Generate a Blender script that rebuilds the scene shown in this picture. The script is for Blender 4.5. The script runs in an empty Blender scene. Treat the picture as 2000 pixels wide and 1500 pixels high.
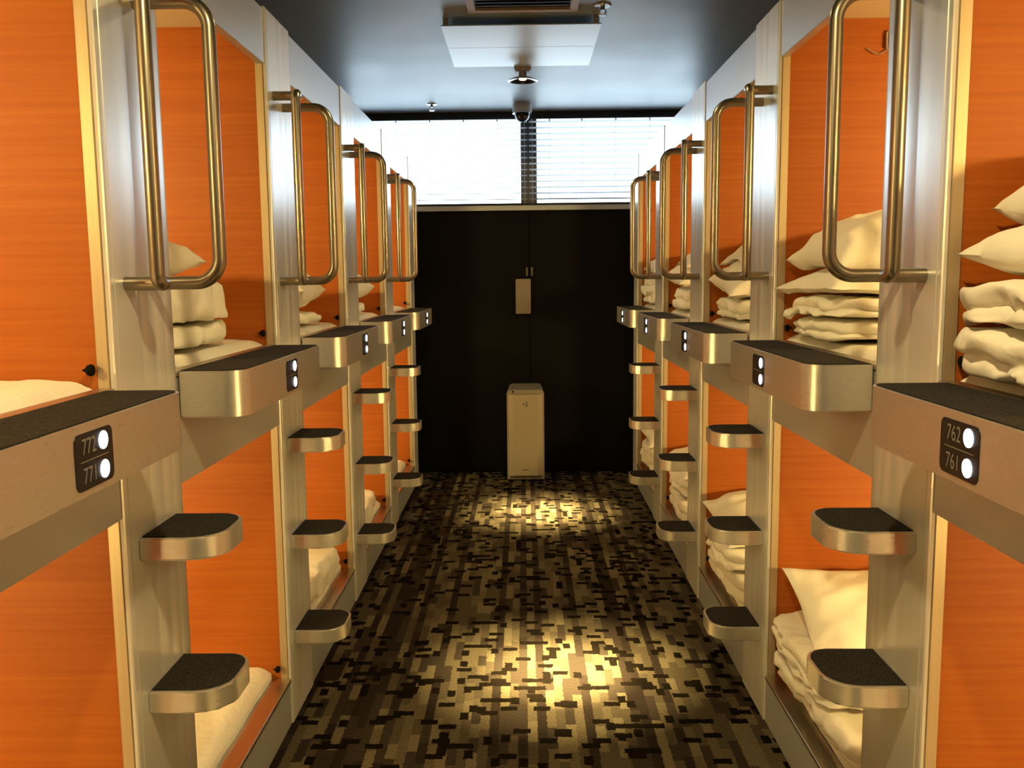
import bpy, bmesh, math, random
from mathutils import Vector, Matrix, noise

scn = bpy.context.scene
COL = scn.collection
R = math.radians

# ------------------------------------------------------------------ camera
W = 0.7656            # half width of the aisle, at the face of the posts
EYE = 1.4376
cd = bpy.data.cameras.new('camera'); cam = bpy.data.objects.new('camera', cd); COL.objects.link(cam)
cd.sensor_fit = 'HORIZONTAL'; cd.sensor_width = 36.0; cd.lens = 36.0 * 1736.37 / 2000.0
cd.clip_start = 0.02; cd.clip_end = 100
_t, _y, _r = R(6.8281), R(-0.8354), R(-0.6087)
fw = Vector((math.sin(_y)*math.cos(_t), math.cos(_y)*math.cos(_t), -math.sin(_t)))
rt = Vector((math.cos(_y), -math.sin(_y), 0)); up = rt.cross(fw)
rt2 = math.cos(_r)*rt + math.sin(_r)*up; up2 = -math.sin(_r)*rt + math.cos(_r)*up
cam.matrix_world = Matrix(((rt2.x, up2.x, -fw.x, 0), (rt2.y, up2.y, -fw.y, 0), (rt2.z, up2.z, -fw.z, EYE), (0, 0, 0, 1)))
scn.camera = cam

# ------------------------------------------------------------------ view, world, daylight
scn.view_settings.view_transform = 'Standard'; scn.view_settings.look = 'None'
scn.view_settings.exposure = 0.0; scn.view_settings.gamma = 1.0
scn.view_settings.use_curve_mapping = False
scn.cycles.use_denoising = True
scn.cycles.max_bounces = 8; scn.cycles.diffuse_bounces = 4; scn.cycles.glossy_bounces = 5
scn.cycles.transparent_max_bounces = 8; scn.cycles.caustics_reflective = False
scn.cycles.sample_clamp_indirect = 4.0
SKY = 6.0
wd = bpy.data.worlds.new('overcast_sky'); scn.world = wd; wd.use_nodes = True
bg = wd.node_tree.nodes['Background']
bg.inputs['Color'].default_value = (0.70, 0.87, 1.0, 1); bg.inputs['Strength'].default_value = SKY
pl = bpy.data.lights.new('window_portal', 'AREA'); pl.shape = 'RECTANGLE'; pl.size = 2.6; pl.size_y = 0.62
pl.cycles.is_portal = True
po = bpy.data.objects.new('window_portal', pl); COL.objects.link(po)
po.location = (0, 6.66, 2.255); po.rotation_euler = (R(-90), 0, 0)

POD_WATT = 25.0
SPILL_WATT = 14.0
SPOT_WATT = 1500.0
WARM = (1.0, 0.73, 0.25)

# ------------------------------------------------------------------ materials
def M(name):
    m = bpy.data.materials.new(name); m.use_nodes = True
    return m, m.node_tree, m.node_tree.nodes['Principled BSDF']

def simple(name, col, rough=.5, metal=0.0, spec=.5):
    m, nt, p = M(name)
    p.inputs['Base Color'].default_value = (*col, 1); p.inputs['Roughness'].default_value = rough
    p.inputs['Metallic'].default_value = metal; p.inputs['Specular IOR Level'].default_value = spec
    return m

def nd(nt, t, **kw):
    n = nt.nodes.new(t)
    for k, v in kw.items(): setattr(n, k, v)
    return n

def mth(nt, op, a, b=None, c=None):
    n = nt.nodes.new('ShaderNodeMath'); n.operation = op
    for i, v in enumerate((a, b, c)):
        if v is None: continue
        if isinstance(v, (int, float)): n.inputs[i].default_value = v
        else: nt.links.new(v, n.inputs[i])
    return n.outputs[0]

def brushed(name, col, rough, stretch, metal=1.0, var=.10, bump=.02):
    """metal with fine streaks; stretch = noise scale per axis (small along the streak)"""
    m, nt, p = M(name)
    tc = nd(nt, 'ShaderNodeTexCoord'); mp = nd(nt, 'ShaderNodeMapping'); mp.inputs['Scale'].default_value = stretch
    nz = nd(nt, 'ShaderNodeTexNoise'); nz.inputs['Scale'].default_value = 1.0; nz.inputs['Detail'].default_value = 4
    nt.links.new(tc.outputs['Object'], mp.inputs[0]); nt.links.new(mp.outputs[0], nz.inputs['Vector'])
    cr = nd(nt, 'ShaderNodeValToRGB')
    cr.color_ramp.elements[0].position = .3; cr.color_ramp.elements[1].position = .7
    cr.color_ramp.elements[0].color = (*[c*(1-var) for c in col], 1); cr.color_ramp.elements[1].color = (*[min(1, c*(1+var)) for c in col], 1)
    nt.links.new(nz.outputs['Fac'], cr.inputs[0]); nt.links.new(cr.outputs[0], p.inputs['Base Color'])
    nt.links.new(mth(nt, 'MULTIPLY_ADD', nz.outputs['Fac'], .16, rough-.08), p.inputs['Roughness'])
    bp = nd(nt, 'ShaderNodeBump'); bp.inputs['Strength'].default_value = bump; bp.inputs['Distance'].default_value = .002
    nt.links.new(nz.outputs['Fac'], bp.inputs['Height']); nt.links.new(bp.outputs[0], p.inputs['Normal'])
    p.inputs['Metallic'].default_value = metal
    return m

ALU_V = brushed('brushed_aluminium_upright', (.84, .81, .76), .31, (220, 220, 2.0), metal=.5, var=.035, bump=.004)
ALU_H = brushed('brushed_aluminium_rail', (.66, .67, .68), .33, (220, 3.0, 220), metal=.6, var=.03, bump=.004)
ALU_S = brushed('satin_aluminium_step', (.74, .71, .65), .31, (60, 60, 200), var=.04, metal=.8)
JAMB = brushed('satin_aluminium_jamb', (.55, .44, .29), .42, (200, 200, 2), metal=.6, var=.06)
STEEL = simple('bronze_toned_steel_tube', (.33, .29, .23), .32, 1.0)
LEDGE = brushed('satin_aluminium_ledge', (.66, .60, .52), .30, (200, 3, 200), var=.06)
SILLM = simple('grey_sill_metal', (.55, .58, .60), .4, .3)
FRAMEM = simple('dark_brown_window_frame', (.018, .014, .012), .4)
BLACKW = simple('black_door_paint', (.0035, .003, .003), .5, spec=.12)
PURE = simple('cream_plastic_shell', (.42, .36, .26), .45)
PURE_D = simple('cream_plastic_side', (.30, .27, .22), .45)
DARKP = simple('dark_plastic', (.012, .011, .010), .4)
BRACKET = simple('white_hook_plastic', (.7, .75, .8), .4)
PANELW = simple('white_deflector_panel', (.72, .84, .95), .28, spec=1.0)
CHROME = simple('chrome', (.75, .75, .75), .15, 1.0)
CAMW = simple('white_housing_plastic', (.62, .58, .52), .4)
DOMEB = simple('smoked_dome_plastic', (.01, .01, .012), .08)
CREAM = simple('cream_pod_ceiling', (.80, .68, .48), .6)
BLACKR = simple('black_rubber', (.003, .003, .003), .7, spec=.1)
GREYPRINT = simple('grey_printed_marking', (.22, .20, .18), .6)
PLATE = simple('beige_switch_plate', (.26, .22, .17), .5)
PLATE_D = simple('beige_plate_detail', (.26, .22, .17), .5)
PANEL_BLK = simple('black_glossy_panel', (.010, .010, .011), .35, spec=.25)
SIDEW = simple('dark_side_wall_paint', (.05, .05, .052), .6)

def led_mat():
    m, nt, p = M('white_led_lens')
    p.inputs['Emission Color'].default_value = (.86, .90, 1, 1); p.inputs['Emission Strength'].default_value = 6
    return m
LED = led_mat()
def lamp_mat():
    m, nt, p = M('warm_lamp_lens')
    p.inputs['Emission Color'].default_value = (1, .72, .40, 1); p.inputs['Emission Strength'].default_value = 5
    return m
LAMP = lamp_mat()

def orange_mat():
    m, nt, p = M('orange_wood_grain_laminate')
    tc = nd(nt, 'ShaderNodeTexCoord'); mp = nd(nt, 'ShaderNodeMapping'); mp.inputs['Scale'].default_value = (1.8, 8, 85)
    nz = nd(nt, 'ShaderNodeTexNoise'); nz.inputs['Scale'].default_value = 1; nz.inputs['Detail'].default_value = 6; nz.inputs['Roughness'].default_value = .6
    nt.links.new(tc.outputs['Object'], mp.inputs[0]); nt.links.new(mp.outputs[0], nz.inputs['Vector'])
    cr = nd(nt, 'ShaderNodeValToRGB')
    cr.color_ramp.elements[0].position = .32; cr.color_ramp.elements[1].position = .68
    cr.color_ramp.elements[0].color = (.325, .073, .0060, 1); cr.color_ramp.elements[1].color = (.395, .104, .0095, 1)
    nt.links.new(nz.outputs['Fac'], cr.inputs[0]); nt.links.new(cr.outputs[0], p.inputs['Base Color'])
    p.inputs['Roughness'].default_value = .55; p.inputs['Specular IOR Level'].default_value = .25
    return m
ORANGE = orange_mat()

def linen_mat():
    m, nt, p = M('white_cotton_linen')
    p.inputs['Base Color'].default_value = (.84, .79, .68, 1); p.inputs['Roughness'].default_value = .9
    p.inputs['Specular IOR Level'].default_value = .1
    tc = nd(nt, 'ShaderNodeTexCoord')
    nz = nd(nt, 'ShaderNodeTexNoise'); nz.inputs['Scale'].default_value = 22; nz.inputs['Detail'].default_value = 5; nz.inputs['Distortion'].default_value = 1.2
    nt.links.new(tc.outputs['Object'], nz.inputs['Vector'])
    bp = nd(nt, 'ShaderNodeBump'); bp.inputs['Strength'].default_value = .35; bp.inputs['Distance'].default_value = .01
    nt.links.new(nz.outputs['Fac'], bp.inputs['Height']); nt.links.new(bp.outputs[0], p.inputs['Normal'])
    return m
LINEN = linen_mat()

def grip_mat():
    m, nt, p = M('dark_carpet_grip')
    tc = nd(nt, 'ShaderNodeTexCoord')
    nz = nd(nt, 'ShaderNodeTexNoise'); nz.inputs['Scale'].default_value = 260; nz.inputs['Detail'].default_value = 3
    nt.links.new(tc.outputs['Object'], nz.inputs['Vector'])
    cr = nd(nt, 'ShaderNodeValToRGB')
    cr.color_ramp.elements[0].position = .3; cr.color_ramp.elements[1].position = .75
    cr.color_ramp.elements[0].color = (.008, .007, .006, 1); cr.color_ramp.elements[1].color = (.050, .044, .038, 1)
    nt.links.new(nz.outputs['Fac'], cr.inputs[0]); nt.links.new(cr.outputs[0], p.inputs['Base Color'])
    p.inputs['Roughness'].default_value = .95; p.inputs['Specular IOR Level'].default_value = .1
    return m
GRIP = grip_mat()

def carpet_mat():
    m, nt, p = M('patchwork_block_carpet')
    tc = nd(nt, 'ShaderNodeTexCoord'); sp = nd(nt, 'ShaderNodeSeparateXYZ'); nt.links.new(tc.outputs['Object'], sp.inputs[0])
    wob = nd(nt, 'ShaderNodeTexNoise'); wob.inputs['Scale'].default_value = 70; wob.inputs['Detail'].default_value = 2
    nt.links.new(tc.outputs['Object'], wob.inputs['Vector']); ws = nd(nt, 'ShaderNodeSeparateColor'); nt.links.new(wob.outputs['Color'], ws.inputs[0])
    X = mth(nt, 'ADD', sp.outputs[0], mth(nt, 'MULTIPLY_ADD', ws.outputs[0], .012, -.006)); Y = mth(nt, 'ADD', sp.outputs[1], mth(nt, 'MULTIPLY_ADD', ws.outputs[1], .012, -.006))
    def wn(a, b, seed):
        c = nd(nt, 'ShaderNodeCombineXYZ')
        for i, v in enumerate((a, b)):
            if isinstance(v, (int, float)): c.inputs[i].default_value = v
            else: nt.links.new(v, c.inputs[i])
        c.inputs[2].default_value = seed
        w = nd(nt, 'ShaderNodeTexWhiteNoise', noise_dimensions='3D'); nt.links.new(c.outputs[0], w.inputs['Vector'])
        return w.outputs['Value']
    # blocks: columns of uneven tone, cut to random lengths
    i = mth(nt, 'FLOOR', mth(nt, 'DIVIDE', X, .031))
    off = mth(nt, 'MULTIPLY', wn(i, 0.0, 1.5), 3.0)
    ln = mth(nt, 'MULTIPLY_ADD', wn(i, 0.0, 2.5), .09, .085)
    j = mth(nt, 'FLOOR', mth(nt, 'DIVIDE', mth(nt, 'ADD', Y, off), ln))
    v0 = wn(i, j, 3.5)
    stripe = mth(nt, 'GREATER_THAN', wn(i, 0.0, 4.5), .56)          # some columns stay brown all along
    v = mth(nt, 'ADD', mth(nt, 'MULTIPLY_ADD', v0, .66, .34), mth(nt, 'MULTIPLY', stripe, mth(nt, 'MULTIPLY_ADD', v0, -.42, -.17)))
    # dark bars laid across the columns
    jb = mth(nt, 'FLOOR', mth(nt, 'DIVIDE', Y, .030))
    xb = mth(nt, 'ADD', mth(nt, 'DIVIDE', X, .056), mth(nt, 'MULTIPLY', wn(0.0, jb, 5.5), 7.0))
    ib = mth(nt, 'FLOOR', xb)
    bar = mth(nt, 'GREATER_THAN', wn(ib, jb, 6.5), .87)
    # small dark squares
    i2 = mth(nt, 'FLOOR', mth(nt, 'DIVIDE', X, .028)); j2 = mth(nt, 'FLOOR', mth(nt, 'DIVIDE', mth(nt, 'ADD', Y, mth(nt, 'MULTIPLY', wn(i2, 0.0, 8.5), 2.0)), .048))
    sq = mth(nt, 'GREATER_THAN', wn(i2, j2, 7.5), .90)
    dark = mth(nt, 'MAXIMUM', bar, sq)
    v = mth(nt, 'MULTIPLY', v, mth(nt, 'MULTIPLY_ADD', dark, -.9, 1.0))
    cr = nd(nt, 'ShaderNodeValToRGB'); cr.color_ramp.interpolation = 'CONSTANT'
    el = cr.color_ramp.elements
    cols = [(0, (.008, .006, .004)), (.14, (.024, .018, .014)), (.30, (.036, .028, .021)), (.46, (.066, .053, .034)), (.66, (.092, .075, .046)), (.84, (.125, .104, .062))]
    el[0].position = 0; el[0].color = (*cols[0][1], 1); el[1].position = cols[1][0]; el[1].color = (*cols[1][1], 1)
    for ps, c in cols[2:]:
        e = el.new(ps); e.color = (*c, 1)
    nt.links.new(v, cr.inputs[0])
    mp = nd(nt, 'ShaderNodeMapping'); mp.inputs['Scale'].default_value = (420, 140, 1)
    nz = nd(nt, 'ShaderNodeTexNoise'); nz.inputs['Scale'].default_value = 1; nz.inputs['Detail'].default_value = 2
    nt.links.new(tc.outputs['Object'], mp.inputs[0]); nt.links.new(mp.outputs[0], nz.inputs['Vector'])
    mx = nd(nt, 'ShaderNodeMix', data_type='RGBA', blend_type='MULTIPLY'); mx.inputs['Factor'].default_value = 1
    nt.links.new(cr.outputs[0], mx.inputs['A'])
    g = mth(nt, 'MULTIPLY_ADD', nz.outputs['Fac'], 2.4, -.2)
    cc = nd(nt, 'ShaderNodeCombineColor')
    for k in range(3): nt.links.new(g, cc.inputs[k])
    nt.links.new(cc.outputs[0], mx.inputs['B']); nt.links.new(mx.outputs['Result'], p.inputs['Base Color'])
    p.inputs['Roughness'].default_value = 1; p.inputs['Specular IOR Level'].default_value = 0
    bp = nd(nt, 'ShaderNodeBump'); bp.inputs['Strength'].default_value = .4; bp.inputs['Distance'].default_value = .004
    nt.links.new(nz.outputs['Fac'], bp.inputs['Height']); nt.links.new(bp.outputs[0], p.inputs['Normal'])
    return m
CARPET = carpet_mat()

def ceiling_mat():
    m, nt, p = M('dark_blue_grey_satin_ceiling')
    tc = nd(nt, 'ShaderNodeTexCoord')
    nz = nd(nt, 'ShaderNodeTexNoise'); nz.inputs['Scale'].default_value = 3.2; nz.inputs['Detail'].default_value = 5
    nt.links.new(tc.outputs['Object'], nz.inputs['Vector'])
    p.inputs['Base Color'].default_value = (.25, .29, .335, 1)
    nt.links.new(mth(nt, 'MULTIPLY_ADD', nz.outputs['Fac'],   .12, .33), p.inputs['Roughness'])
    p.inputs['Specular IOR Level'].default_value = .9
    bp = nd(nt, 'ShaderNodeBump'); bp.inputs['Strength'].default_value = .08; bp.inputs['Distance'].default_value = .01
    nt.links.new(nz.outputs['Fac'], bp.inputs['Height']); nt.links.new(bp.outputs[0], p.inputs['Normal'])
    return m
CEIL = ceiling_mat()

def blind_mat():
    m, nt, p = M('white_translucent_slat')
    p.inputs['Base Color'].default_value = (.62, .66, .70, 1); p.inputs['Roughness'].default_value = .5
    tr = nd(nt, 'ShaderNodeBsdfTranslucent'); tr.inputs[0].default_value = (.86, .88, .9, 1)
    mx = nd(nt, 'ShaderNodeMixShader'); mx.inputs[0].default_value = .22
    nt.links.new(p.outputs[0], mx.inputs[1]); nt.links.new(tr.outputs[0], mx.inputs[2])
    nt.links.new(mx.outputs[0], nt.nodes['Material Output'].inputs[0])
    return m
SLAT = blind_mat()

def glass_mat():
    m, nt, p = M('window_glass')
    t = nd(nt, 'ShaderNodeBsdfTransparent'); t.inputs[0].default_value = (.95, .97, .98, 1)
    g = nd(nt, 'ShaderNodeBsdfGlossy'); g.inputs['Roughness'].default_value = .02
    mx = nd(nt, 'ShaderNodeMixShader'); mx.inputs[0].default_value = .06
    nt.links.new(t.outputs[0], mx.inputs[1]); nt.links.new(g.outputs[0], mx.inputs[2])
    nt.links.new(mx.outputs[0], nt.nodes['Material Output'].inputs[0])
    return m
GLASS = glass_mat()

# ------------------------------------------------------------------ mesh helpers
def box(bm, x0, x1, y0, y1, z0, z1, bev=0.0, seg=2):
    x0, x1 = min(x0, x1), max(x0, x1); y0, y1 = min(y0, y1), max(y0, y1); z0, z1 = min(z0, z1), max(z0, z1)
    v = [bm.verts.new(c) for c in ((x0,y0,z0),(x1,y0,z0),(x1,y1,z0),(x0,y1,z0),(x0,y0,z1),(x1,y0,z1),(x1,y1,z1),(x0,y1,z1))]
    fs = [bm.faces.new([v[i] for i in q]) for q in ((3,2,1,0),(4,5,6,7),(0,1,5,4),(1,2,6,5),(2,3,7,6),(3,0,4,7))]
    if bev > 0:
        es = list({e for f in fs for e in f.edges})
        bmesh.ops.bevel(bm, geom=es, offset=bev, segments=seg, affect='EDGES', clamp_overlap=True)

def prism(bm, poly, z0, z1, bev=0.0, seg=2):
    """poly: list of (x, y), extruded in z; bev rounds the top and bottom rims"""
    b = [bm.verts.new((x, y, z0)) for x, y in poly]; t = [bm.verts.new((x, y, z1)) for x, y in poly]
    fb = bm.faces.new(list(reversed(b))); ft = bm.faces.new(t); n = len(poly)
    for i in range(n): bm.faces.new((b[i], b[(i+1) % n], t[(i+1) % n], t[i]))
    if bev > 0:
        es = list(fb.edges) + list(ft.edges)
        bmesh.ops.bevel(bm, geom=es, offset=bev, segments=seg, affect='EDGES', clamp_overlap=True)

def fillet(pts, rads, n=8):
    out = []
    for i, p in enumerate(pts):
        p = Vector(p)
        if i == 0 or i == len(pts)-1 or rads[i] == 0: out.append(p); continue
        a = (Vector(pts[i-1])-p); b = (Vector(pts[i+1])-p); a.normalize(); b.normalize()
        ang = a.angle(b); d = rads[i]/math.tan(ang/2)
        c = p + (a+b).normalized()*(rads[i]/math.sin(ang/2))
        s, e = p+a*d-c, p+b*d-c
        for k in range(n+1):
            q = s.normalized().slerp(e.normalized(), k/n)*rads[i]
            out.append(c+q)
    return out

def tube(bm, pts, r, n=14, cap=True):
    rings = []; prev = None
    for i, p in enumerate(pts):
        t = (pts[min(i+1, len(pts)-1)] - pts[max(i-1, 0)]).normalized()
        if prev is None:
            u = t.orthogonal().normalized()
        else:
            u = (prev - t*prev.dot(t)).normalized()
        prev = u; w = t.cross(u)
        rings.append([bm.verts.new(p + (u*math.cos(2*math.pi*k/n) + w*math.sin(2*math.pi*k/n))*r) for k in range(n)])
    for a, b in zip(rings, rings[1:]):
        for k in range(n): bm.faces.new((a[k], a[(k+1) % n], b[(k+1) % n], b[k]))
    if cap:
        bm.faces.new(list(reversed(rings[0]))); bm.faces.new(rings[-1])

def lathe(bm, prof, c, axis='Z', n=28):
    """prof: list of (radius, height)"""
    rings = []
    for r, h in prof:
        ring = []
        for k in range(n):
            a = 2*math.pi*k/n; q = (r*math.cos(a), r*math.sin(a), h)
            if axis == 'X': q = (q[2], q[0], q[1])
            if axis == 'Y': q = (q[0], q[2], q[1])
            ring.append(bm.verts.new(Vector(q)+Vector(c)))
        rings.append(ring)
    for a, b in zip(rings, rings[1:]):
        for k in range(n): bm.faces.new((a[k], a[(k+1) % n], b[(k+1) % n], b[k]))
    bm.faces.new(list(reversed(rings[0]))); bm.faces.new(rings[-1])

def roundpoly(pts, rads, n=7):
    """closed polygon with rounded corners, in 2D"""
    out = []; m = len(pts)
    for i in range(m):
        p = Vector(pts[i]); r = rads[i]
        if r == 0: out.append((p.x, p.y)); continue
        a = (Vector(pts[i-1])-p).normalized(); b = (Vector(pts[(i+1) % m])-p).normalized()
        ang = math.acos(max(-1, min(1, a.dot(b)))); d = r/math.tan(ang/2)
        c = p + (a+b).normalized()*(r/math.sin(ang/2))
        s, e = p+a*d-c, p+b*d-c
        a0 = math.atan2(s.y, s.x); a1 = math.atan2(e.y, e.x); da = (a1-a0+math.pi) % (2*math.pi)-math.pi
        for k in range(n+1):
            q = a0+da*k/n; out.append((c.x+r*math.cos(q), c.y+r*math.sin(q)))
    return out

def obj(name, bm, mat, parent=None, origin=None, smooth=35, at=None):
    """link one mesh object. With a parent the mesh (built in world space) is shifted to the parent's frame."""
    bmesh.ops.recalc_face_normals(bm, faces=bm.faces[:])
    o0 = Vector(origin) if origin is not None else (parent['_w'] if parent is not None and '_w' in parent else Vector((0, 0, 0)))
    o0 = Vector(o0)
    bmesh.ops.translate(bm, verts=bm.verts[:], vec=-o0)
    me = bpy.data.meshes.new(name); bm.to_mesh(me); bm.free()
    if smooth:
        me.shade_smooth(); me.set_sharp_from_angle(angle=R(smooth))
    me.materials.append(mat)
    o = bpy.data.objects.new(name, me); COL.objects.link(o)
    if parent is not None:
        o.parent = parent
    else:
        o.location = o0
    o['_w'] = list(o0)
    return o

def tag(o, label, cat, group=None):
    o['label'] = label; o['category'] = cat
    if group: o['group'] = group
    return o

def thing(name, label, cat, loc, group=None):
    o = bpy.data.objects.new(name, None); COL.objects.link(o); o.location = loc; o['_w'] = list(loc)
    o.empty_display_size = .05
    return tag(o, label, cat, group)

def struct(name, bm, mat, smooth=35):
    o = obj(name, bm, mat, smooth=smooth); o['kind'] = 'structure'; return o

def copy_tree(o, parent=None, off=None):
    c = o.copy(); COL.objects.link(c)
    if parent is not None: c.parent = parent
    if off is not None:
        c.location = o.location + Vector(off); c['_w'] = list(Vector(o['_w'])+Vector(off))
    for ch in list(o.children): copy_tree(ch, c)
    return c

def nb(): return bmesh.new()

# ------------------------------------------------------------------ measures (metres)
PITCH = 1.1; PW = 0.289
Y1 = {-1: 1.6428, 1: 1.6524}           # near edge of the first post, left and right
NB = 5
Z_SILL = {'lower': .153, 'upper': 1.239}; Z_TOP = {'lower': .987, 'upper': 2.080}
Z_FLOOR = {'lower': .075, 'upper': 1.150}; Z_CEIL = {'lower': 1.085, 'upper': 2.190}
UNIT_TOP = 2.240; CEIL_Z = 2.607; BACK_Y = 6.5
SIDE = {-1: 'left', 1: 'right'}
ORD = {1: 'nearest', 2: 'second', 3: 'third', 4: 'fourth', 5: 'farthest'}

# ------------------------------------------------------------------ the room
bm = nb(); box(bm, -3.0, 3.0, -2.2, 6.7, -.1, 0); struct('floor', bm, CARPET)
bm = nb(); box(bm, -3.0, 3.0, -2.2, 6.7, CEIL_Z, CEIL_Z+.1); struct('ceiling', bm, CEIL)
WX0, WX1, WZ0, WZ1 = -1.28, 1.28, 1.950, 2.590
bm = nb()
box(bm, -3.0, 3.0, BACK_Y, 6.62, 0, 1.915)
box(bm, -3.0, WX0, BACK_Y, 6.62, 1.915, CEIL_Z); box(bm, WX1, 3.0, BACK_Y, 6.62, 1.915, CEIL_Z)
struct('wall_back', bm, BLACKW)
bm = nb(); box(bm, -3.1, -2.95, -2.2, 6.62, 0, CEIL_Z); struct('wall_left', bm, SIDEW)
bm = nb(); box(bm, 2.95, 3.1, -2.2, 6.62, 0, CEIL_Z); struct('wall_right', bm, SIDEW)
bm = nb(); box(bm, -3.0, 3.0, -2.3, -2.2, 0, CEIL_Z); struct('wall_front', bm, SIDEW)
# window: frame, mullion, sill, panes
bm = nb()
box(bm, WX0, WX1, 6.50, 6.60, WZ1-.012, CEIL_Z); box(bm, WX0, WX0+.04, 6.52, 6.60, WZ0, WZ1); box(bm, WX1-.04, WX1, 6.52, 6.60, WZ0, WZ1)
box(bm, WX0, WX1, 6.52, 6.60, WZ0, WZ0+.02)
wf = struct('window_1', bm, FRAMEM)
bm = nb(); box(bm, -.016, .100, 6.535, 6.60, WZ0, WZ1, .004); obj('mullion', bm, simple('grey_brown_mullion', (.10, .085, .075), .5), wf)
bm = nb(); box(bm, WX0+.04, -.016, 6.565, 6.570, WZ0+.02, WZ1-.012); obj('pane', bm, GLASS, wf)
bm = nb(); box(bm, .100, WX1-.04, 6.565, 6.570, WZ0+.02, WZ1-.012); obj('pane', bm, GLASS, wf)
bm = nb(); box(bm, WX0-.02, WX1+.02, 6.462, 6.60, 1.915, WZ0-.001, .003); struct('trim_1', bm, SILLM)
# black double door below the window
bm = nb(); box(bm, -.86, .038, 6.488, 6.502, .01, 1.90, .002); box(bm, .042, .94, 6.488, 6.502, .01, 1.90, .002)
dr = struct('door_1', bm, BLACKW)
HND = simple('dull_steel_handle', (.20, .17, .14), .4, .6)
for hx, hz in ((.022, 1.479), (.058, 1.479)):
    bm = nb(); box(bm, hx-.008, hx+.008, 6.468, 6.489, hz-.034, hz+.034, .005); obj('door_handle', bm, HND, dr)
# floor-level plinth strips behind the camera are plain metal panels
for sg in (-1, 1):
    bm = nb(); box(bm, sg*(W+.01), sg*(W+.05), -2.2, Y1[sg]-PITCH, 0, UNIT_TOP); struct('wall_panel_'+SIDE[sg], bm, ALU_V)

# ------------------------------------------------------------------ venetian blinds
def blind(x0, x1, cords, label, tilt):
    b = thing('venetian_blind', label, 'blind', ((x0+x1)/2, 6.50, WZ0), 'venetian blinds in the window')
    bm = nb(); box(bm, x0, x1, 6.482, 6.512, 2.553, 2.577, .002); obj('head_rail', bm, FRAMEM, b)
    bm = nb(); z = 2.535; n = 0
    while z > WZ0+.03:
        a = R(tilt); hw = .0175
        p = []
        for k in range(5):
            s = -1+k*.5; cy = 6.497+hw*s*math.cos(a); cz = z+hw*s*math.sin(a)+.002*(1-s*s)
            p.append((cy, cz))
        top = [[bm.verts.new((x, y, zz+.0004)) for y, zz in p] for x in (x0+.004, x1-.004)]
        bot = [[bm.verts.new((x, y, zz-.0004)) for y, zz in p] for x in (x0+.004, x1-.004)]
        for k in range(4):
            bm.faces.new((top[0][k], top[1][k], top[1][k+1], top[0][k+1]))
            bm.faces.new((bot[0][k+1], bot[1][k+1], bot[1][k], bot[0][k]))
        for e in (0, 4): bm.faces.new((top[0][e], bot[0][e], bot[1][e], top[1][e]))
        z -= .0415; n += 1
    obj('slats', bm, SLAT, b)
    for cx in cords:
        bm = nb(); tube(bm, [Vector((cx, 6.480, 2.555)), Vector((cx, 6.480, WZ0+.01))], .0012, 6)
        box(bm, cx-.006, cx+.006, 6.478, 6.482, 2.538, 2.55); obj('ladder_cord', bm, SLAT, b)
    bm = nb(); box(bm, x0, x1, 6.487, 6.507, WZ0+.004, WZ0+.016, .002); obj('bottom_rail', bm, FRAMEM, b)
blind(WX0+.01, .036, (-1.15, -.90, -.66, -.42, -.18, .012), 'white venetian blind over the left half of the window', -2)
blind(.040, WX1-.01, (.066, .19, .42, .66, .90, 1.15), 'white venetian blind over the right half of the window', -11)

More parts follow.
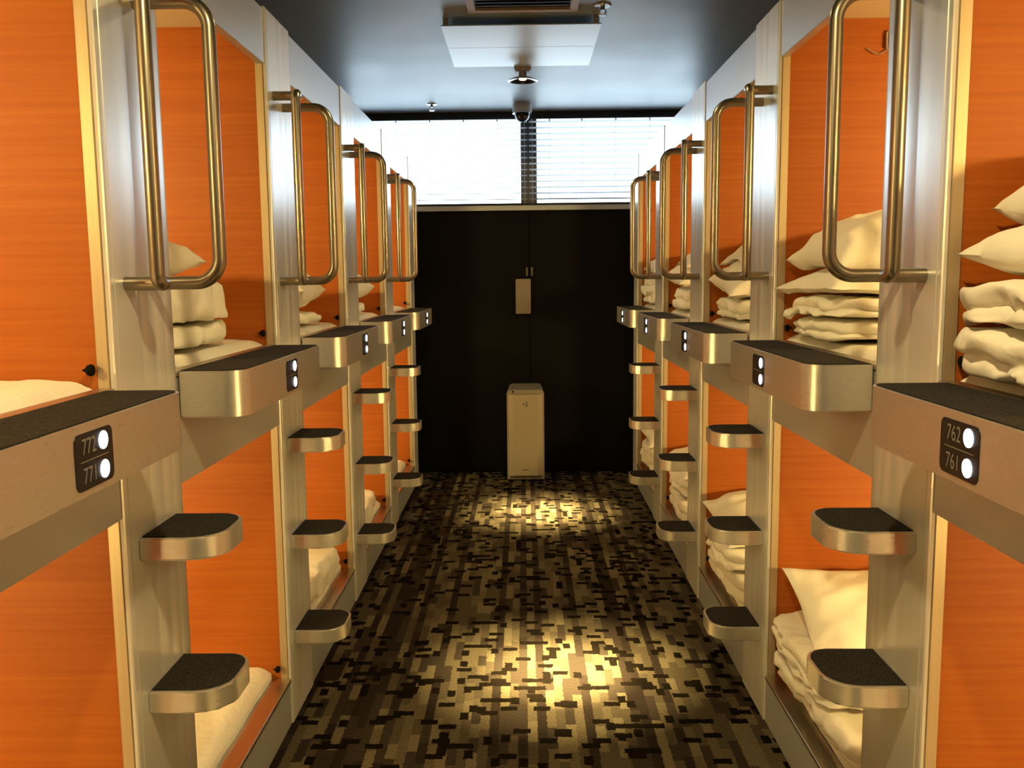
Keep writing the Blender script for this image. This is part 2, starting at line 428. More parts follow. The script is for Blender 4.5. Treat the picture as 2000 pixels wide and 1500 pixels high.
# ------------------------------------------------------------------ posts with steps and grab rails
STEP_Z = (.933, .614, .291)
def make_post(sg, width, label, full=True):
    y0 = Y1[sg]; S = sg
    t = thing('ladder_post' if full else 'end_post', label, 'post', (S*W, y0, 0), 'aluminium posts between the sleeping pods')
    # upright: rounded near corner, shallow flutes on the face
    D = .033
    pr = [(.009, .0), (.0035, .0008), (.0008, .0035), (.0, .009), (.0, .018), (.0035, .0195), (.0035, .0225), (.0005, .024)]
    for f0, f1, d in ((.42, .47, .0004), (.62, .71, .0005), (.82, .85, .0004)):
        a, b = f0*width, f1*width
        pr += [(.0005, a), (.0005+d, a+.004), (.0005+d, b-.004), (.0005, b)]
    pr += [(.0005, width-.010), (.003, width), (D, width), (D, .052), (.009, .052)]
    bm = nb(); prism(bm, [(S*(W+d), y0+v) for d, v in pr], 0, UNIT_TOP+.006); obj('upright', bm, ALU_V, t, smooth=28)
    bm = nb(); box(bm, S*(W+.0105), S*(W+.034), y0-.0005, y0+.050, .0, UNIT_TOP, .0015); obj('jamb', bm, JAMB, t)
    bm = nb(); box(bm, S*(W+.003), S*(W+.034), y0+width+.0003, y0+width+.004, 0, UNIT_TOP); obj('jamb', bm, JAMB, t)
    if not full: return t
    for z in STEP_Z:
        a, b = y0+.056, y0+.244; P = .160
        pts = [(S*(W-.0005), a), (S*(W-P), a), (S*(W-P), b), (S*(W-.0005), b)]
        po = roundpoly(pts, [0, .072, .055, 0], 9)
        bm = nb(); prism(bm, po, z-.046, z, .003); st = obj('step', bm, ALU_S, t)
        q = .007
        pi = roundpoly([(S*(W-.003), a+q), (S*(W-P+q), a+q), (S*(W-P+q), b-q), (S*(W-.003), b-q)], [0, .066, .049, 0], 9)
        bm = nb(); prism(bm, pi, z-.0005, z+.0022, .0008); obj('grip_pad', bm, GRIP, st)
    # inner rail: its upright stands a little in front of its two arms; outer rail: a plain hoop square to the wall
    yb, yv, P, zt, zb = y0+.070, y0+.034, .076, 2.000, 1.434
    pts = [(S*(W+.001), yb, zt), (S*(W-P), yb, zt), (S*(W-P), yv, zt+.006), (S*(W-P), yv, zb-.002), (S*(W-P), yb, zb), (S*(W+.001), yb, zb)]
    bm = nb(); tube(bm, fillet(pts, [0, .014, .019, .019, .014, 0], 8), .0138, 18); obj('grab_rail', bm, STEEL, t)
    yy, P, zt, zb, r = y0+.176, .147, 1.984, 1.434, .050
    pts = [(S*(W+.001), yy, zb), (S*(W-P), yy, zb), (S*(W-P), yy, zt), (S*(W+.001), yy, zt)]
    bm = nb(); tube(bm, fillet(pts, [0, r, r, 0], 12), .0138, 18); obj('grab_rail', bm, STEEL, t)
    return t

# ------------------------------------------------------------------ sleeping pods
def make_pod(sg, lv, label):
    S = sg; y0 = Y1[sg]; ya = y0-PITCH+PW; zs, zt, zf, zc = Z_SILL[lv], Z_TOP[lv], Z_FLOOR[lv], Z_CEIL[lv]
    X = lambda d: S*(W+d)
    t = thing('sleeping_pod', label, 'sleeping pod', (X(0), y0, zf), '%s sleeping pods on the %s' % (lv, SIDE[sg]))
    DEP = 1.98
    def bp(name, mat, *a, bev=0.0, par=None):
        bm = nb(); box(bm, *a, bev); return obj(name, bm, mat, par or t)
    bp('side_panel', ORANGE, X(.0345), X(DEP), y0+.004, y0+.030, zf, zc)
    bp('side_panel', ORANGE, X(.0345), X(DEP), ya-.205, ya-.180, zf, zc)
    bp('end_panel', ORANGE, X(DEP), X(DEP+.02), ya-.205, y0+.030, zf, zc)
    bp('ceiling_panel', CREAM, X(.036), X(DEP+.02), ya-.205, y0+.030, zc, zc+.018)
    bp('base_panel', CREAM, X(.036), X(DEP+.02), ya-.205, y0+.030, zf-.02, zf)
    if lv == 'upper':
        bp('header_panel', ALU_H, X(.004), X(.028), ya+.005, y0-.003, zt, UNIT_TOP, bev=.0015)
        bp('front_rail', ALU_H, X(.004), X(.028), ya+.005, y0-.003, Z_TOP['lower'], zs-.012, bev=.0015)
    else:
        bp('kick_board', ALU_H, X(.004), X(.028), ya+.005, y0-.003, .0, zs-.012, bev=.0015)
    bp('sill_ledge', LEDGE, X(.001), X(.060 if lv == 'lower' else .038), ya+.005, y0-.001, zs-.012, zs, bev=.002)
    bm = nb(); kx = X(.034)
    lathe(bm, [(.006, 0), (.010, S*.001), (.0115, S*.005), (.0095, S*.011), (.004, S*.015), (.002, S*.020), (.001, S*.021)], (kx, y0-.013, zs+.036), 'X', 14)
    obj('blind_knob', bm, BLACKR, t)
    # reading lamp on the near side panel
    lx, ly, lz = X(.90), ya-.180, zf+.70
    lm = bp('reading_lamp', CAMW, lx-.16, lx+.16, ly, ly+.022, lz-.045, lz+.045, bev=.006)
    bp('lens', LAMP, lx-.15, lx+.15, ly+.0222, ly+.0245, lz-.037, lz+.037, par=lm)
    L = bpy.data.lights.new('pod_lamp_light', 'AREA'); L.shape = 'RECTANGLE'; L.size = .30; L.size_y = .07; L.energy = POD_WATT; L.color = WARM
    lo = bpy.data.objects.new('pod_lamp_light', L); COL.objects.link(lo); lo.parent = t
    lo.location = Vector((lx, ly+.030, lz))-Vector(t['_w']); lo.rotation_euler = (R(72), 0, 0)
    return t

# ------------------------------------------------------------------ entry shelves with number panels
def make_shelf(sg, label):
    S = sg; y0 = Y1[sg]; a, b = y0-PITCH+PW+.014, y0-.042; P = .144; z0, z1 = 1.1355, 1.2390
    t = thing('entry_shelf', label, 'shelf', (S*W, y0, z0), 'entry shelves under the upper pods')
    g = .0008
    po = roundpoly([(S*(W-.0002), a), (S*(W-P), a), (S*(W-P), b), (S*(W-.0002), b)], [0, .052, .030, 0], 10)
    bm = nb(); prism(bm, po, z0, z1, .003); obj('body', bm, ALU_S, t)
    q = .006
    pi = roundpoly([(S*(W-.0015), a+q), (S*(W-P+q), a+q), (S*(W-P+q), b-q), (S*(W-.0015), b-q)], [0, .046, .024, 0], 10)
    bm = nb(); prism(bm, pi, z1-.0005, z1+.0022, .0008); obj('grip_pad', bm, GRIP, t)
    fx = S*(W-P)
    pa, pb = y0-.447, y0-.334; za, zb = 1.1455, 1.2265
    # rounded panel lying on the front face
    rp = roundpoly([(pa, za), (pb, za), (pb, zb), (pa, zb)], [.012]*4, 6)
    bm = nb()
    f = [bm.verts.new((fx+S*.0005, y, z)) for y, z in rp]; k = [bm.verts.new((fx-S*.0012, y, z)) for y, z in rp]
    bm.faces.new(f); bm.faces.new(k)
    for i in range(len(rp)): bm.faces.new((f[i], f[(i+1) % len(rp)], k[(i+1) % len(rp)], k[i]))
    pn = obj('number_panel', bm, PANEL_BLK, t)
    d = -S                                    # +1: the reader's right is +y (left wall)
    yc = (pa+pb)/2
    for zz in (1.2075, 1.1645):
        bm = nb(); lathe(bm, [(.0135, 0), (.0135, -S*.0012), (.011, -S*.0022)], (fx-S*.0010, yc+d*.027, zz), 'X', 24)
        obj('led_lamp', bm, LED, pn)
    bm = nb(); box(bm, fx-S*.0010, fx-S*.0015, yc-.042, yc+.042, 1.1855, 1.1867); obj('divider_line', bm, GREYPRINT, pn)
    return t, pn, fx, yc, d

def number(txt, S, pn, fx, yc, d, zc):
    cu = bpy.data.curves.new('num', 'FONT'); cu.body = txt; cu.size = .033; cu.align_x = 'CENTER'; cu.align_y = 'CENTER'
    tmp = bpy.data.objects.new('num', cu); COL.objects.link(tmp)
    dg = bpy.context.evaluated_depsgraph_get(); me = bpy.data.meshes.new_from_object(tmp.evaluated_get(dg))
    bpy.data.objects.remove(tmp); bpy.data.curves.remove(cu)
    bm = nb(); bm.from_mesh(me); bpy.data.meshes.remove(me)
    for v in bm.verts:
        x, y = v.co.x*.86, v.co.y
        v.co = Vector((fx-S*.0016, yc+d*(x-.016), zc+y))
    o = obj('number', bm, GREYPRINT, pn, smooth=0)
    return o

for sg in (-1, 1):
    side = SIDE[sg]
    posts = make_post(sg, PW, '')
    shelf, pn, fx, yc, d = make_shelf(sg, '')
    pods = {lv: make_pod(sg, lv, '') for lv in ('lower', 'upper')}
    nums = ('772', '771') if sg < 0 else ('762', '761')
    for k in range(2, NB+1):
        off = (0, PITCH*(k-1), 0)
        if k < NB:
            c = copy_tree(posts, None, off)
            c['label'] = 'brushed aluminium post with steps and double grab rail, %s from the camera on the %s' % (ORD[k], side)
        c = copy_tree(shelf, None, off)
        c['label'] = 'metal shelf with two lit dots, %s from the camera, on the %s%s' % (ORD[k] if k < 5 else 'farthest', side, '' if k < 5 else ', at the end')
        for lv in pods:
            c = copy_tree(pods[lv], None, off)
            c['label'] = '%s orange sleeping pod, %s from the camera on the %s side' % (lv, ORD[k], side)
    posts['label'] = 'large brushed aluminium post with steps and grab rails, nearest the camera on the %s' % side
    shelf['label'] = 'metal entry shelf with black panel reading %s and %s' % nums
    for lv in pods: pods[lv]['label'] = '%s orange sleeping pod at the %s picture edge, nearest the camera' % (lv, side)
    number(nums[0], sg, pn, fx, yc, d, 1.2060); number(nums[1], sg, pn, fx, yc, d, 1.1645)
    e = make_post(sg, .20, 'plain aluminium end post without steps, last on the %s before the black wall' % side, False)
    e.location = e.location + Vector((0, PITCH*(NB-1), 0)); e['_w'] = list(e.location)

# beige wall socket in the right upper pod
t = thing('wall_socket', 'small beige socket high on the orange wall of the second upper right pod', 'socket', (1.112, Y1[1]+PITCH+.004, 2.123))
bm = nb(); box(bm, 1.078, 1.146, Y1[1]+PITCH-.014, Y1[1]+PITCH+.004, 2.096, 2.150, .004); obj('plate', bm, CAMW, t)
for zz in (2.110, 2.135):
    bm = nb(); box(bm, 1.084, 1.100, Y1[1]+PITCH-.0155, Y1[1]+PITCH-.0135, zz-.009, zz+.009, .001); obj('outlet', bm, PLATE_D, t)
bm = nb(); tube(bm, fillet([(1.086, Y1[1]+PITCH-.006, 2.099), (1.058, Y1[1]+PITCH-.006, 2.078), (1.024, Y1[1]+PITCH-.004, 2.100)], [0, .03, 0], 8), .0018, 8); obj('cord', bm, PLATE_D, t)

# ------------------------------------------------------------------ bedding
def soft(v, seed, amp, sc):
    q = v*sc+Vector((seed*3.1, seed*1.7, seed*.9))
    return noise.noise(q)*amp + noise.noise(q*2.3)*amp*.45

def crumple(p, seed, sc):
    q = p*sc+Vector((seed*2.3, -seed*1.1, seed*.7))
    q = q+Vector((noise.noise(q*.7), noise.noise(q*.7+Vector((9, 0, 0))), noise.noise(q*.7+Vector((0, 9, 0)))))*.9
    return .45-abs(noise.noise(q))*1.5-.35*abs(noise.noise(q*2.1))

def pillow_bm(L, Wd, H, seed, n=44, ear=.10, wr=.010):
    bm = nb(); top = {}; bot = {}
    for i in range(n+1):
        for j in range(n+1):
            u = -1+2*i/n; v = -1+2*j/n
            u = math.copysign(abs(u)**.85, u); v = math.copysign(abs(v)**.85, v)
            x = L/2*u*(1-ear*(1-v*v)*abs(u)); y = Wd/2*v*(1-ear*(1-u*u)*abs(v))
            th = ((1-abs(u)**2.8)**.52)*((1-abs(v)**2.8)**.52)
            p = Vector((x, y, 0))
            cr = soft(Vector((x, y*1.0, 0)), seed, 1, 9)*wr*min(1, th*2.5)
            # tension folds running in from the corners
            ang = math.atan2(y, x); cr += math.sin(ang*14+seed)*.004*min(1, th*3)*(u*u+v*v)/2
            edge = i in (0, n) or j in (0, n)
            dz = soft(Vector((x, y, 3)), seed+5, .010, 5)+crumple(Vector((x, y, 0)), seed, 7)*.013*min(1, th*3)
            top[i, j] = bm.verts.new((x, y, H*.55*th+cr+dz))
            bot[i, j] = top[i, j] if edge else bm.verts.new((x, y, -H*.45*th+cr*.5+dz))
    for i in range(n):
        for j in range(n):
            bm.faces.new((top[i, j], top[i+1, j], top[i+1, j+1], top[i, j+1]))
            q = (bot[i, j+1], bot[i+1, j+1], bot[i+1, j], bot[i, j])
            if len(set(q)) == 4: 
                try: bm.faces.new(q)
                except ValueError: pass
    return bm

def duvet_bm(L, Wd, H, folds, seed, wr=.014, ex=7.0, slope=0.0):
    """folded quilt: a soft block whose sides bulge once per layer"""
    bm = nb(); n = 96; rings = []
    def plan(a, s):
        c, d = math.cos(a), math.sin(a)
        r = (abs(c)**ex+abs(d)**ex)**(-1/ex)
        return Vector((L/2*c*r*s, Wd/2*d*r*s, 0))
    prof = [(0.02, 0), (.5, 0), (.9, .0)]
    m = 9*folds
    for k in range(m+1):
        tt = k/m; bul = abs(math.sin(math.pi*folds*tt))**.55
        prof.append((.955+.045*bul-.03*tt*slope, tt))
    prof += [(.90, 1.03), (.75, 1.06), (.5, 1.08), (.25, 1.09), (.02, 1.09)]
    for idx, (s, h) in enumerate(prof):
        ring = []
        for k in range(n):
            a = 2*math.pi*k/n; lay = math.floor(min(h, .999)*folds)
            p = plan(a, s); p.z = h*H
            # every layer slightly out of line with the one below
            p.x += (random.Random(seed*17+lay).random()-.5)*.024; p.y += (random.Random(seed*31+lay).random()-.5)*.024
            dr = p.copy(); dr.z = 0
            if dr.length > 1e-4: dr.normalize()
            dx = soft(p, seed, wr, 8)+soft(p, seed+9, wr*.5, 24)
            p += dr*dx*(1 if s > .3 else 0)
            p += dr*crumple(p, seed, 9)*wr*1.4*(1 if s > .3 else 0)
            if h > 0.02: p.z += crumple(p, seed+2, 10)*wr*.75+ soft(p, seed+4, wr*.9, 7)+soft(p, seed+6, wr*.35, 22)
            ring.append(bm.verts.new(p))
        rings.append(ring)
    for a, b in zip(rings, rings[1:]):
        for k in range(n): bm.faces.new((a[k], a[(k+1) % n], b[(k+1) % n], b[k]))
    bm.faces.new(list(reversed(rings[0]))); bm.faces.new(rings[-1])
    return bm

def place(name, bm, loc, rot, label, cat, group, rest=None, wall_y=None):
    """set a soft thing down: every vertex is kept above what already lies below it (rest = list of BVH trees)"""
    from mathutils.bvhtree import BVHTree
    mw = Matrix.Translation(loc) @ (Matrix.Rotation(R(rot[2]), 4, 'Z') @ Matrix.Rotation(R(rot[1]), 4, 'Y') @ Matrix.Rotation(R(rot[0]), 4, 'X'))
    bmesh.ops.transform(bm, matrix=mw, verts=bm.verts[:])
    if rest is not None:
        for v in bm.verts:
            if wall_y is not None and v.co.y > wall_y-.004: v.co.y = wall_y-.004
            top = -9.0
            for dx, dy in ((0, 0), (.016, 0), (-.016, 0), (0, .016), (0, -.016), (.011, .011), (-.011, .011), (.011, -.011), (-.011, -.011)):
                for tr in rest:
                    hit = tr.ray_cast(Vector((v.co.x+dx, v.co.y+dy, v.co.z+3.0)), Vector((0, 0, -1)))
                    if hit[0] is not None: top = max(top, hit[0].z)
            lo_ = top+.004
            if v.co.z < lo_+.03:                       # ease in so that layers press together instead of cutting through
                d = v.co.z-lo_
                v.co.z = lo_+(.03*math.exp((d-.03)/.03) if d < .03 else d)*1.0
    if rest is not None:
        bm.normal_update(); bm.verts.ensure_lookup_table(); rest.append(BVHTree.FromBMesh(bm))
    o = obj(name, bm, LINEN, origin=loc, smooth=60)
    return tag(o, label, cat, group)

# mattresses under white sheets
def mattress_bm(sg, lv, seed):
    S = sg; zf = Z_FLOOR[lv]; top = Z_SILL[lv]+(.038 if lv == 'lower' else .016)
    y0 = Y1[sg]; ya = y0-PITCH+PW; bm = nb(); nx, ny = 60, 36
    xa, xb = (.062 if lv == 'lower' else .040), 1.93; yA, yB = ya-.176, y0+.001
    g = {}
    for i in range(nx+1):
        for j in range(ny+1):
            u = (i/nx)**1.6; x = xa+(xb-xa)*u; y = yA+(yB-yA)*j/ny
            ef = min(1, (x-xa)/.05); rz = (1-(1-ef)**2)
            z = top-.020*(1-rz)+.004*noise.noise(Vector((x*9+seed*3, y*3, seed)))+.003*noise.noise(Vector((x*22, y*5+seed, 0)))
            xw = x+.012*abs(noise.noise(Vector((y*7, seed*2.2, 0))))*(1-min(1, (x-xa)/.15))
            g[i, j] = bm.verts.new((S*(W+xw), y, z))
    for i in range(nx):
        for j in range(ny): bm.faces.new((g[i, j], g[i+1, j], g[i+1, j+1], g[i, j+1]))
    # skirt down to the base
    edge = [(i, 0) for i in range(nx)]+[(nx, j) for j in range(ny)]+[(i, ny) for i in range(nx, 0, -1)]+[(0, j) for j in range(ny, 0, -1)]
    low = []
    for e in edge:
        c = g[e].co; low.append(bm.verts.new((c.x, c.y, zf+.0005)))
    m = len(edge)
    for k in range(m): bm.faces.new((g[edge[k]], g[edge[(k+1) % m]], low[(k+1) % m], low[k]))
    bm.faces.new(low)
    return bm

for sg in (-1, 1):
    for lv in ('lower', 'upper'):
        proto = None
        for k in range(1, NB+1):
            lab = 'white-sheeted mattress in the %s %s pod on the %s' % (ORD[k], lv, SIDE[sg])
            if proto is None:
                y0 = Y1[sg]
                proto = obj('mattress', mattress_bm(sg, lv, 3+sg+(lv == 'upper')), LINEN, origin=(sg*(W+1), y0-.45, Z_FLOOR[lv]), smooth=60)
                tag(proto, lab, 'mattress', 'white-sheeted mattresses')
            else:
                c = copy_tree(proto, None, (0, PITCH*(k-1), 0)); c['label'] = lab

MT = {'lower': .192, 'upper': 1.256}
def stack(sg, k, lv, items):
    """items: (kind, x into the pod, y back from the far panel, z above the mattress, size.., rot, seed, words)"""
    from mathutils.bvhtree import BVHTree
    y0 = Y1[sg]+PITCH*(k-1)
    mb = mattress_bm(sg, lv, 3+sg+(lv == 'upper')); bmesh.ops.translate(mb, verts=mb.verts[:], vec=(0, PITCH*(k-1), 0))
    lb = nb(); box(lb, sg*(W-.002), sg*(W+.11), y0-1.2, y0+.05, Z_SILL[lv]-.02, Z_SILL[lv])
    rest = [BVHTree.FromBMesh(mb), BVHTree.FromBMesh(lb)]; mb.free(); lb.free()
    for it in items:
        kind, dx, dy, dz, size, rot, seed, words = it
        loc = (sg*(W+dx), y0-dy, MT[lv]+dz)
        rot = (rot[0], rot[1]*sg, rot[2])
        where = 'in the %s %s pod, %s' % (ORD[k], lv, SIDE[sg])
        if kind == 'pillow':
            place('pillow', pillow_bm(*size, seed), loc, rot, 'white pillow %s %s' % (words, where), 'pillow', 'white pillows in the pods', rest, y0+.004)
        else:
            place('folded_duvet', duvet_bm(*size, seed), loc, rot, 'folded white duvet %s %s' % (words, where), 'duvet', 'folded white duvets in the pods', rest, y0+.004)

# right side, upper row
stack(1, 1, 'upper', [
    ('duvet', .29, .26, .002, (.58, .48, .080, 2), (0, 0, 2), 1, 'at the bottom of the stack'),
    ('duvet', .275, .26, .086, (.57, .47, .070, 2), (0, 0, -2), 2, 'in the middle of the stack'),
    ('pillow', .30, .26, .200, (.58, .46, .15), (0, 2, 2), 3, 'lying under another pillow'),
    ('pillow', .345, .25, .315, (.56, .44, .22), (2, -5, -1), 40, 'tilted on top of the stack')])
stack(1, 2, 'upper', [
    ('duvet', .29, .26, .002, (.53, .48, .054, 2), (0, 0, -2), 4, 'at the bottom of the stack'),
    ('duvet', .29, .26, .058, (.53, .47, .056, 2), (0, 0, 2), 5, 'in the middle of the stack'),
    ('pillow', .28, .25, .140, (.56, .46, .12), (0, 0, 2), 6, 'second from the top'),
    ('pillow', .30, .26, .250, (.56, .44, .20), (4, -7, 0), 7, 'tilted on top of the stack')])
stack(1, 3, 'upper', [
    ('duvet', .31, .27, .002, (.52, .46, .080, 2), (0, 0, 3), 8, 'at the bottom of the stack'),
    ('pillow', .29, .26, .150, (.56, .46, .19), (8, -4, -2), 9, 'lying under another pillow'),
    ('pillow', .33, .26, .262, (.54, .42, .19), (4, -12, 2), 10, 'tilted on top of the stack')])
stack(1, 4, 'upper', [
    ('duvet', .30, .26, .002, (.52, .46, .11, 2), (0, 0, -2), 11, 'at the bottom of the stack'),
    ('pillow', .28, .26, .180, (.56, .44, .17), (6, -4, 2), 12, 'in the middle of the stack'),
    ('pillow', .31, .26, .275, (.54, .42, .16), (0, -12, -2), 13, 'tilted on top of the stack')])
stack(1, 5, 'upper', [
    ('duvet', .29, .26, .002, (.52, .46, .18, 3), (0, 0, 2), 14, 'at the bottom of the stack'),
    ('pillow', .30, .26, .260, (.54, .42, .19), (4, -10, 0), 15, 'tilted on top of the stack')])
# right side, lower row
stack(1, 2, 'lower', [
    ('duvet', .27, .34, .002, (.50, .64, .075, 2), (0, 0, 3), 16, 'spread at the bottom of the stack'),
    ('duvet', .25, .27, .078, (.50, .50, .105, 3), (0, 0, -2), 17, 'in the middle of the stack'),
    ('pillow', .295, .25, .225, (.54, .44, .13), (30, 0, -2), 18, 'leaning on top of the stack')])
stack(1, 3, 'lower', [
    ('duvet', .27, .32, .002, (.50, .60, .085, 2), (0, 0, 3), 19, 'spread at the bottom of the stack'),
    ('duvet', .26, .28, .088, (.50, .48, .085, 2), (0, 0, -2), 20, 'in the middle of the stack'),
    ('pillow', .28, .26, .240, (.54, .44, .16), (14, -5, 2), 21, 'lying on top of the stack')])
stack(1, 4, 'lower', [
    ('duvet', .28, .32, .002, (.50, .58, .10, 2), (0, 0, -3), 22, 'spread at the bottom of the stack'),
    ('duvet', .28, .29, .104, (.50, .48, .09, 2), (0, 0, 3), 23, 'in the middle of the stack'),
    ('pillow', .30, .27, .255, (.54, .42, .15), (10, -6, 0), 24, 'lying on top of the stack')])
stack(1, 5, 'lower', [
    ('duvet', .28, .30, .002, (.50, .50, .14, 3), (0, 0, 2), 25, 'at the bottom of the stack'),
    ('pillow', .28, .27, .215, (.54, .42, .17), (8, -6, 0), 26, 'lying on top of the stack')])
stack(1, 1, 'lower', [
    ('duvet', .32, .32, .002, (.50, .50, .09, 2), (0, 0, 0), 27, 'showing one corner')])
# left side, upper row
stack(-1, 2, 'upper', [
    ('duvet', .35, .38, .002, (.54, .44, .060, 1), (0, 0, 3), 28, 'under the pillows'),
    ('duvet', .35, .40, .066, (.54, .40, .105, 1), (0, 0, -3), 29, 'with a blunt crumpled end'),
    ('pillow', .41, .40, .235, (.56, .40, .15), (0, 0, 2), 30, 'with a pointed corner on the stack')])
stack(-1, 3, 'upper', [
    ('duvet', .34, .36, .002, (.52, .42, .045, 1), (0, 0, -3), 31, 'under the pillow'),
    ('pillow', .33, .36, .125, (.56, .44, .22), (0, 3, 2), 32, 'with a folded corner on the duvet')])
stack(-1, 4, 'upper', [
    ('duvet', .34, .36, .002, (.52, .42, .050, 1), (0, 0, 3), 33, 'under the pillow'),
    ('pillow', .31, .36, .125, (.54, .44, .20), (0, 3, -2), 34, 'on the duvet')])
# left side, lower row
stack(-1, 3, 'lower', [('duvet', .30, .40, .002, (.48, .62, .095, 1), (0, 0, -4), 35, 'rumpled near the entrance')])
stack(-1, 4, 'lower', [('duvet', .30, .40, .002, (.48, .60, .080, 1), (0, 0, 3), 36, 'rumpled near the entrance')])

# ------------------------------------------------------------------ ceiling fittings
# air conditioner: grille frame in the ceiling and a white deflector panel hung under it
ac = thing('ceiling_air_conditioner', 'white deflector panel hung below a dark ceiling air conditioner grille', 'air conditioner', (0, 4.0, CEIL_Z))
bm = nb(); fz = CEIL_Z
for a in ((-.235, .245, 4.030, 4.066), (-.235, .245, 3.40, 3.436), (-.235, -.200, 3.436, 4.030), (.210, .245, 3.436, 4.030)):
    box(bm, a[0], a[1], a[2], a[3], fz-.016, fz+.002, .002)
obj('grille_frame', bm, simple('brown_grey_grille_frame', (.50, .42, .33), .5), ac)
bm = nb(); box(bm, -.199, .209, 3.437, 4.029, fz-.004, fz+.001)
for k in range(13): box(bm, -.195, .205, 3.46+k*.043, 3.466+k*.043, fz-.012, fz-.003)
obj('grille', bm, DARKP, ac)
PZ = 2.568
bm = nb(); box(bm, -.366, .360, 4.175, 4.560, PZ, PZ+.005, .001); box(bm, -.366, .360, 4.563, 4.965, PZ, PZ+.005, .001); box(bm, -.36, .355, 4.55, 4.575, PZ+.005, PZ+.008)
dp = obj('deflector_panel', bm, PANELW, ac)
for hx in (-.346, .340):
    for hy in (4.205, 4.935):
        bm = nb(); box(bm, hx-.012, hx+.012, hy-.012, hy+.012, PZ+.004, CEIL_Z+.001, .002); obj('hanger', bm, BRACKET, dp)

# ceiling spot lamps: box mount, neck and dish
def spot(x, y, tx, ty, label, spill=1.0):
    t = thing('ceiling_spotlight', label, 'spotlight', (x, y, CEIL_Z), 'spotlights over the aisle')
    bm = nb(); box(bm, x-.046, x+.046, y-.046, y+.046, CEIL_Z-.058, CEIL_Z, .006); obj('mount', bm, CAMW, t)
    bm = nb(); lathe(bm, [(.040, CEIL_Z-.060), (.040, CEIL_Z-.057), (.024, CEIL_Z-.056)], (x, y, 0)); lathe(bm, [(.022, CEIL_Z-.084), (.022, CEIL_Z-.056)], (x, y, 0), n=20); obj('neck', bm, CAMW, t)
    zr = CEIL_Z-.104
    bm = nb(); pr = [(.024, zr+.022), (.050, zr+.017), (.080, zr+.003), (.082, zr), (.078, zr-.001), (.048, zr+.012), (.022, zr+.016)]
    lathe(bm, pr, (x, y, 0), n=40); ds = obj('dish', bm, CHROME, t)
    bm = nb(); lathe(bm, [(.020, zr+.0155), (.020, zr+.007), (.012, zr+.004)], (x, y, 0), n=24); obj('lamp', bm, LAMP, ds)
    L = bpy.data.lights.new('spot_beam', 'SPOT'); L.energy = SPOT_WATT; L.color = (1.0, .74, .30); L.spot_size = R(26); L.spot_blend = 1.0; L.shadow_soft_size = .012
    lo = bpy.data.objects.new('spot_beam', L); COL.objects.link(lo); lo.parent = t; lo.location = (0, 0, -.110)
    L3 = L.copy(); L3.name = 'spot_core'; L3.spot_size = R(15); L3.energy = SPOT_WATT*3.0
    l3 = bpy.data.objects.new('spot_core', L3); COL.objects.link(l3); l3.parent = t; l3.location = (0, 0, -.110)
    L2 = bpy.data.lights.new('spot_spill', 'SPOT'); L2.energy = SPILL_WATT*spill; L2.color = (1.0, .77, .36); L2.spot_size = R(165); L2.spot_blend = .6; L2.shadow_soft_size = .03
    l2 = bpy.data.objects.new('spot_spill', L2); COL.objects.link(l2); l2.parent = t; l2.location = (0, 0, -.112)
    dv = Vector((tx-x, ty-y, -(CEIL_Z-.11))); lo.rotation_euler = l3.rotation_euler = dv.to_track_quat('-Z', 'Y').to_euler()
spot(.003, 5.02, .10, 5.35, 'small dish spotlight on a brown mount, just behind the white ceiling panel')
spot(.010, 2.90, .12, 3.13, 'ceiling spotlight above the front pool of light, out of view')
spot(.000, .70, .08, .90, 'ceiling spotlight above the camera, out of view', 7.5)

# dome camera
t = thing('dome_camera', 'round dome security camera on the ceiling in front of the window', 'security camera', (-.002, 6.20, CEIL_Z))
cx, cy = -.002, 6.20
bm = nb(); lathe(bm, [(.064, CEIL_Z-.062), (.066, CEIL_Z-.050), (.064, CEIL_Z-.012), (.060, CEIL_Z)], (cx, cy, 0)); obj('base', bm, CAMW, t)
bm = nb(); lathe(bm, [(.066, CEIL_Z-.068), (.066, CEIL_Z-.062), (.060, CEIL_Z-.061)], (cx, cy, 0)); obj('trim_ring', bm, CHROME, t)
bm = nb(); lathe(bm, [(.052*math.cos(a*math.pi/20), CEIL_Z-.068-.058*math.sin(a*math.pi/20)) for a in range(0, 10)]+[(.001, CEIL_Z-.126)], (cx, cy, 0)); obj('dome', bm, DOMEB, t)
# sprinklers
def sprinkler(x, y, label):
    t = thing('fire_sprinkler', label, 'sprinkler', (x, y, CEIL_Z), 'ceiling fire sprinklers')
    bm = nb(); lathe(bm, [(.034, CEIL_Z-.006), (.038, CEIL_Z-.002), (.036, CEIL_Z)], (x, y, 0)); obj('escutcheon', bm, CHROME, t)
    bm = nb(); lathe(bm, [(.009, CEIL_Z-.022), (.011, CEIL_Z-.006)], (x, y, 0), n=14)
    for s in (-1, 1): tube(bm, fillet([(x+s*.010, y, CEIL_Z-.018), (x+s*.016, y, CEIL_Z-.030), (x+s*.003, y, CEIL_Z-.042)], [0, .006, 0], 4), .0028, 8)
    obj('frame', bm, CHROME, t)
    bm = nb(); lathe(bm, [(.017, CEIL_Z-.045), (.018, CEIL_Z-.043), (.006, CEIL_Z-.040)], (x, y, 0), n=18); obj('deflector', bm, CHROME, t)
sprinkler(-.612, 6.18, 'tiny bright fire sprinkler left of the dome camera')
sprinkler(.352, 4.03, 'dark fire sprinkler right of the white ceiling panel')

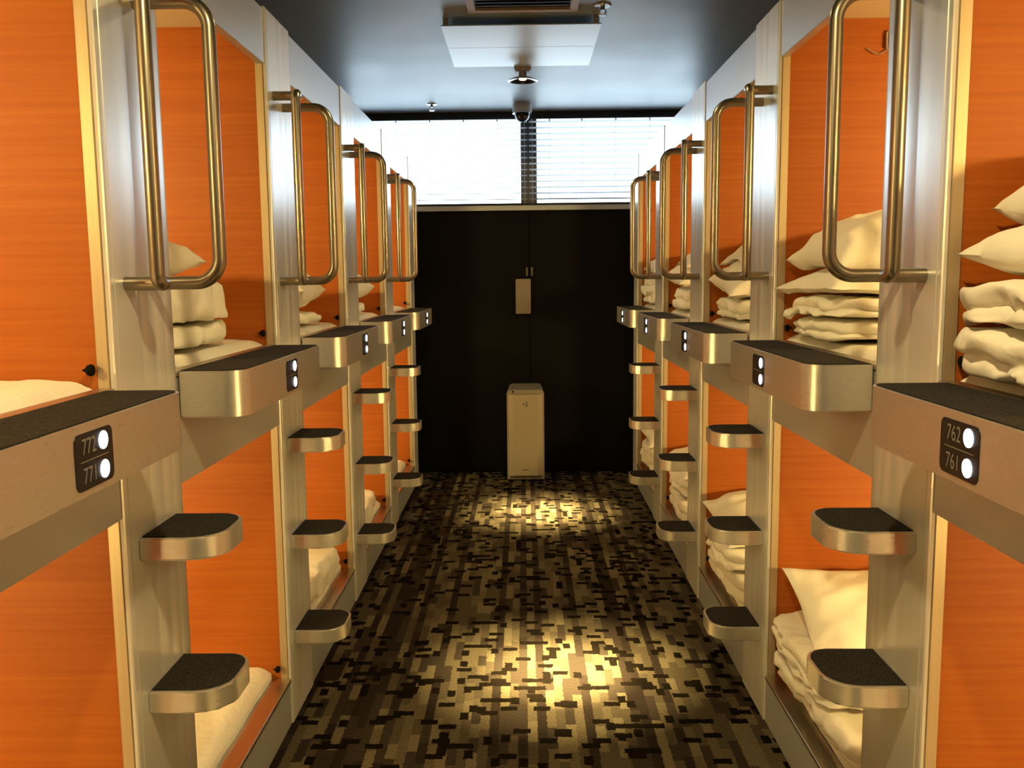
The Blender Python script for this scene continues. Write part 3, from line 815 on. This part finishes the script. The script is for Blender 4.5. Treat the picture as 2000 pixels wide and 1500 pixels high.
# ------------------------------------------------------------------ air purifier in front of the black wall
ap = thing('air_purifier', 'cream tower air purifier standing on the carpet by the black wall', 'air purifier', (.003, 6.19, 0))
x0, x1, yf, yb = -.129, .134, 6.205, 6.43
bm = nb(); pl_ = roundpoly([(x0, 0.012), (x1, 0.012), (x1, .652), (x0, .652)], [.004, .004, .030, .030], 8)
f = [bm.verts.new((x, yf, z)) for x, z in pl_]; k = [bm.verts.new((x if abs(x-.003) < .1 else x-.012*(1 if x > 0 else -1), yb, z+.020*(z > .3))) for x, z in pl_]
bm.faces.new(f); bm.faces.new(list(reversed(k)))
for i in range(len(pl_)): bm.faces.new((f[i], f[(i+1) % len(pl_)], k[(i+1) % len(pl_)], k[i]))
obj('shell', bm, PURE_D, ap)
bm = nb(); vs = []
pf = [(x0+.006, yf+.002), (x0+.048, 6.191), (x1-.048, 6.191), (x1-.006, yf+.002), (x1-.006, yf+.004), (x0+.006, yf+.004)]
prism(bm, pf, .040, .618); obj('front_panel', bm, PURE, ap, smooth=0)
bm = nb(); box(bm, x0+.02, x1-.02, yf-.004, yf+.001, .020, .032, .001); obj('bottom_vent', bm, simple('vent_shadow_brown', (.06, .05, .04), .6), ap)
bm = nb(); box(bm, x0+.036, x1-.036, yf-.003, yf+.001, .6205, .6265, .001); obj('top_slot', bm, PLATE_D, ap)
bm = nb(); lathe(bm, [(.008, 0), (.008, -.004), (.005, -.005)], (x0+.044, yf, .640), 'Y', 18); obj('sensor', bm, DARKP, ap)
bm = nb(); box(bm, x0+.09, x1-.085, yf-.0015, yf+.001, .634, .645, .001); box(bm, x1-.075, x1-.045, yf-.0015, yf+.001, .636, .644, .001); obj('control_strip', bm, PURE_D, ap)
bm = nb(); ly = 6.1895
tri = [(-.018, .551), (.012, .566), (.012, .536)]
for a, b in ((0, 1), (1, 2), (2, 0)):
    A = Vector((tri[a][0]+.001, ly, tri[a][1])); B = Vector((tri[b][0]+.001, ly, tri[b][1])); d_ = (B-A)*(.36 if (a, b) != (1, 2) else .5)
    tube(bm, [A, A+d_], .0022, 6); tube(bm, [B-d_*.9, B], .0022, 6)
obj('triangle_mark', bm, DARKP, ap)
bm = nb()
for k_, (xx, ww) in enumerate(((-.020, .008), (-.010, .005), (-.003, .005), (.005, .004), (.012, .006), (.021, .005))):
    box(bm, xx-ww/2+.001, xx+ww/2+.001, 6.1893, 6.1905, .078, .084)
obj('small_print_mark', bm, DARKP, ap)

# beige plate on the black door
t = thing('switch_plate', 'beige rectangular switch plate on the black door above the air purifier', 'switch plate', (-.006, 6.487, 1.30))
bm = nb(); box(bm, -.061, .049, 6.470, 6.4875, 1.176, 1.426, .003); obj('plate', bm, PLATE, t)
bm = nb(); box(bm, -.0055, -.0025, 6.4685, 6.4705, 1.19, 1.41); obj('seam', bm, PLATE_D, t)
bm = nb(); lathe(bm, [(.006, 0), (.006, -.004), (.004, -.005)], (-.035, 6.4705, 1.232), 'Y', 14); obj('button', bm, PLATE_D, t)
bm = nb(); box(bm, .006, .034, 6.468, 6.4705, 1.200, 1.210, .001); obj('label_strip', bm, PLATE_D, t)

for o in bpy.data.objects:
    if '_w' in o: del o['_w']
